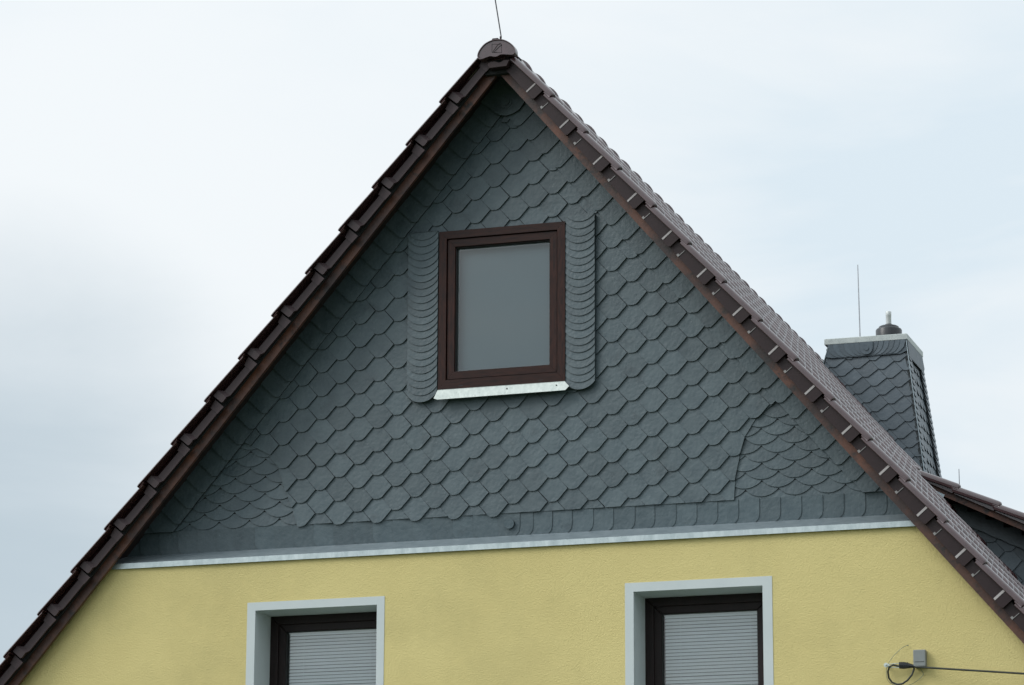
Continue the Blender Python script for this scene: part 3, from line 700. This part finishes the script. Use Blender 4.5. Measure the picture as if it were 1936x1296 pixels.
for k in range(22):
    z = -1.1+k*.052; q = [(CY0+.0, z+.1), (CY0, z+.02), (CY0+.05, z), (CY0+.62, z), (CY0+.66, z+.1)]
    slate(lc, clip(q, 0, 1, 0), lambda a, b: .040-.2*(b-z), .005, LP)
lc.build('side_slates', M_SLATE_C, ch)
# thin corner flashings
m = MB(); m.tube([(cx_r(z)+.008, cy_f(z)-.012, z) for z in (zb, zt)], .0045, 6); m.tube([(cx_l(z)-.004, cy_f(z)-.012, z) for z in (zb, zt)], .0035, 6); m.build('corner_flashing', M_ZINC2, ch)
m = MB(); m.box(.433, 1.151, CY0-.02, CY1+.02, zt, zt+.048); m.box(.440, 1.144, CY0-.013, CY1+.013, zt+.048, zt+.052); m.build('chimney_cap', M_CAP, ch, bevel=.003)
m = MB(); fcx, fcy = .925, 7.63
m.lathe((fcx, fcy, zt+.05), [(.113, 0), (.113, .122), (.108, .132), (.100, .137), (.088, .139), (.086, .154), (.074, .161), (.034, .167), (.031, .178)], 36); m.build('flue_collar', M_BLACK, ch)
m = MB(); m.lathe((fcx, fcy, zt+.20), [(.0235, 0), (.0235, .10), (.0245, .102), (.0245, .138), (.0235, .140), (.020, .140), (.020, .05)], 24); m.build('flue_pipe', M_PIPE, ch)

# --- shed dormer behind
DY = 4.82; DK = .497; DT = atan(DK); DC, DS = cos(DT), sin(DT)
dor = bpy.data.objects.new('dormer', None); COL.objects.link(dor); dor.parent = house; dor['label'] = 'shed dormer on the right roof slope with tiled verge and slate cheek'
DO = (1.946, 6.271)                                            # point on lower edge of the dormer barge
def DUV(u, v, s=1): return DO[0]+u*DC+v*DS, DO[1]-u*DS+v*DC
DX1 = 3.75; DYE = 7.0
m = MB(); m.poly_y([DUV(-.9, 0), DUV(2.0, 0), DUV(2.0, .055), DUV(-.9, .055)], DY+.02, DY+.045); m.build('bargeboard', M_WOOD, dor)
m = MB(); m.poly_y([DUV(-.9, .018), DUV(1.98, .018), DUV(1.98, .052), DUV(-.9, .052)], DY+.05, DYE); m.build('roof_boards', M_SOFFIT, dor)
dn0 = (1.992-DO[0])*DC-(6.391-DO[1])*DS; vn = (1.992-DO[0])*DS+(6.391-DO[1])*DC
dt_ = MB(); dv = vn
for i in range(-1, 5):
    for j in range(int((DYE-DY)/TW)):
        dt_.grid(tile_rows(dn0+.345*i, 1, DY+.19+TW*j, PROF, vroll=dv+.004, L_=.36 if i > -1 else .34, UVf=DUV), random.random(), True)
dt_.build('roof_tiles', M_TILE, dor)
for i in range(-1, 5):
    m = MB(); rows = tile_rows(dn0+.345*i, 1, DY-.03, VP, vroll=dv+.004, L_=.38 if i > -1 else .34, UVf=DUV, nose=NOSE_V); m.grid(rows, .5, True)
    m.grid([[rw[0], (rw[0][0]-.018*DS, rw[0][1]+.002, rw[0][2]-.018*DC)] for rw in rows], .5, False)
    u1 = dn0+.345*i
    m.poly_y([DUV(u1-.36, .045), DUV(u1-.03, .045), DUV(u1-.03, dv-.025), DUV(u1-.36, dv-.045)], DY-.008, DY+.012, .3)
    m.build('verge_tile', M_TILE, dor)
# cheek
ck = MB(); CYK = 5.12
DP = Plane((0, CYK, 0), (1, 0, 0), (0, 0, 1), (0, -1, 0))
mroof = AZ+.16/CT-KK*(0-AX)
def cheek_clip(po, cx, cz):
    po = clip(po, DK, 1, DO[1]+DK*DO[0]-.10/DC+.02)
    return clip(po, 1, 0, 3.42)
hex_field(ck, 1.6, 3.4, 4.4, 6.4, cheek_clip, P=DP, ox=2.29, oz=5.60)
for i in range(16):                                            # border slates under the verge
    x = 1.85+.137*i; z = DO[1]-DK*(x-DO[0])-.118
    q = [(x-.17, z+.17), (x-.155, z+.085-.01), (x-.09, z+.037), (x, z), (x+.008, z+.03), (x+.0, z+.16)]
    slate(ck, clip(q, 1, 0, 3.42), lambda a, b: .034+.06*(x-a-.07), .008, DP)
ck.build('cheek_slates', M_SLATE_C, dor)
m = MB(); m.poly_y([(1.3, 6.62), (1.3, 6.3), (3.42, 3.9), (3.42, 5.57)], CYK, CYK+.05); m.box(3.40, 3.45, CYK, DYE-.3, 4.1, 5.5); m.build('cheek_boarding', M_BACK, dor)
m = MB(); m.poly_y([(1.78, 6.365), (1.79, 6.325), (1.852, 6.268), (1.875, 6.315)], DY-.04, DY-.036)
m.build('valley_flashing', M_ZINC2, dor)

# ------------------------------------------------------------------ small things on the house
def rod(p0, p1, r, m_, label):
    o = thing('lightning_rod', label, 'lightning rod', 'lightning rods on the roof', p0); p = MB()
    p0 = Vector(p0); p1 = Vector(p1); ax_ = p1-p0
    p.tube([p0, p0+ax_*.5, p1], [r, r, r*.75], 8); q = p.build('rod', m_, o, origin=tuple(p0)); q.location = (0, 0, 0)
    return o
o = rod((.018, -.36, 8.465), (-.095, -.36, 9.16), .0042, M_RODD, 'dark thin rod leaning left above the round end of the ridge')
p = MB(); p.prism([(-.040, -.395, 8.434), (.012, -.395, 8.434), (.006, -.395, 8.452), (-.030, -.395, 8.452)][::-1], [(-.040, -.33, 8.436), (.012, -.33, 8.436), (.006, -.33, 8.454), (-.030, -.33, 8.454)][::-1])
p.tube([(.014, -.36, 8.45), (.014, -.36, 8.472)], .007, 8); q = p.build('clamp', M_FLANGE, o, origin=(.018, -.36, 8.465)); q.location = (0, 0, 0)
rod((.7115, 7.34, 8.223), (.705, 7.34, 8.875), .0055, M_ROD, 'tall grey rod standing on the left of the chimney cap')
rod((1.6637, 6.6, 6.5), (1.6627, 6.6, 6.8826), .004, M_ROD, 'short thin rod rising behind the dormer verge')

jb = thing('junction_box', 'small grey plastic box on yellow plaster above the black cable', 'junction box', loc=(2.628, YF, 4.28))
m = MB(); m.box(2.589, 2.664, -.268, YF, 4.285, 4.386); q = m.build('housing', M_BOX, jb, origin=(2.628, YF, 4.28), bevel=.005); q.location = (0, 0, 0)
m = MB(); m.box(2.598, 2.655, -.2695, -.266, 4.312, 4.3145); q = m.build('lid_groove', M_GASKET, jb, origin=(2.628, YF, 4.28)); q.location = (0, 0, 0)
cb = thing('overhead_cable', 'black cable anchored to the yellow wall with a loop and running out to the right', 'cable', loc=(2.42, YF, 4.30))
O_ = (2.42, YF, 4.30)
def cpart(name, mb, m_): q = mb.build(name, m_, cb, origin=O_); q.location = (0, 0, 0); return q
m = MB(); A_ = Vector((2.60, -.262, 4.284)); B_ = Vector((3.2557, -.35, 4.2061)); D_ = B_-A_
m.tube([A_+D_*k for k in (0, .12, 1, 3, 6, 10, 16)], .0062, 10); cpart('span', m, M_CABLE)
m = MB(); lp = [(2.50, 4.292), (2.468, 4.300), (2.444, 4.290), (2.433, 4.262), (2.436, 4.226), (2.455, 4.199), (2.487, 4.184), (2.520, 4.186), (2.552, 4.205), (2.578, 4.237), (2.590, 4.272), (2.588, 4.284)]
m.tube([(x, -.258-.01*sin(i), z) for i, (x, z) in enumerate(lp)], .0058, 10); cpart('loop', m, M_CABLE)
m = MB(); 
rows = []
for x, r, z in ((2.503, .020, 4.2975), (2.53, .0215, 4.296), (2.55, .018, 4.2945), (2.575, .013, 4.291), (2.60, .007, 4.287)):
    rows.append([(x, -.262+r*.7*cos(a), z+r*sin(a)) for a in [2*pi*k/8 for k in range(8)]])
m.grid(rows, .5, False, True); m.face(rows[0]); m.face(rows[-1])
for k in range(5): m.box(2.508+k*.012, 2.512+k*.012, -.281, -.276, 4.280, 4.312)
cpart('wedge_clamp', m, M_BLACK)
m = MB(); m.tube([(2.425, YF, 4.301), (2.425, -.285, 4.301)], .0055, 8); m.tube([(2.425, -.268, 4.301), (2.425, -.272, 4.301)], .014, 10)
m.tube([(2.432, -.265, 4.306), (2.505, -.265, 4.309)], .0028, 6); m.tube([(2.432, -.265, 4.296), (2.45, -.265, 4.286), (2.505, -.265, 4.284)], .0028, 6)
m.box(2.412, 2.446, -.270, -.262, 4.294, 4.308); cpart('wall_bolt', m, M_GALV)
m = MB()
def cur(pts, n=6):
    P_ = [Vector(p) for p in pts]; out = []
    for i in range(len(P_)-1):
        p0 = P_[max(i-1, 0)]; p1 = P_[i]; p2 = P_[i+1]; p3 = P_[min(i+2, len(P_)-1)]
        for k in range(n):
            t_ = k/n; out.append(.5*((2*p1)+(p2-p0)*t_+(2*p0-5*p1+4*p2-p3)*t_*t_+(3*p1-p0-3*p2+p3)*t_**3))
    return out+[P_[-1]]
m.tube(cur([(2.436, -.262, 4.305), (2.446, -.25, 4.330), (2.475, -.245, 4.366), (2.520, -.24, 4.405), (2.552, -.232, 4.421)]), .0016, 6)
m.tube([(2.548, -.232, 4.419), (2.556, -.230, 4.421)], .003, 6)
m.tube(cur([(2.426, -.262, 4.295), (2.424, -.26, 4.255), (2.430, -.26, 4.215), (2.455, -.255, 4.188), (2.490, -.25, 4.176), (2.555, -.245, 4.180), (2.600, -.24, 4.200), (2.637, -.24, 4.231), (2.642, -.24, 4.248), (2.627, -.25, 4.276)]), .0016, 6)
cpart('tie_wire', m, M_WIRE)
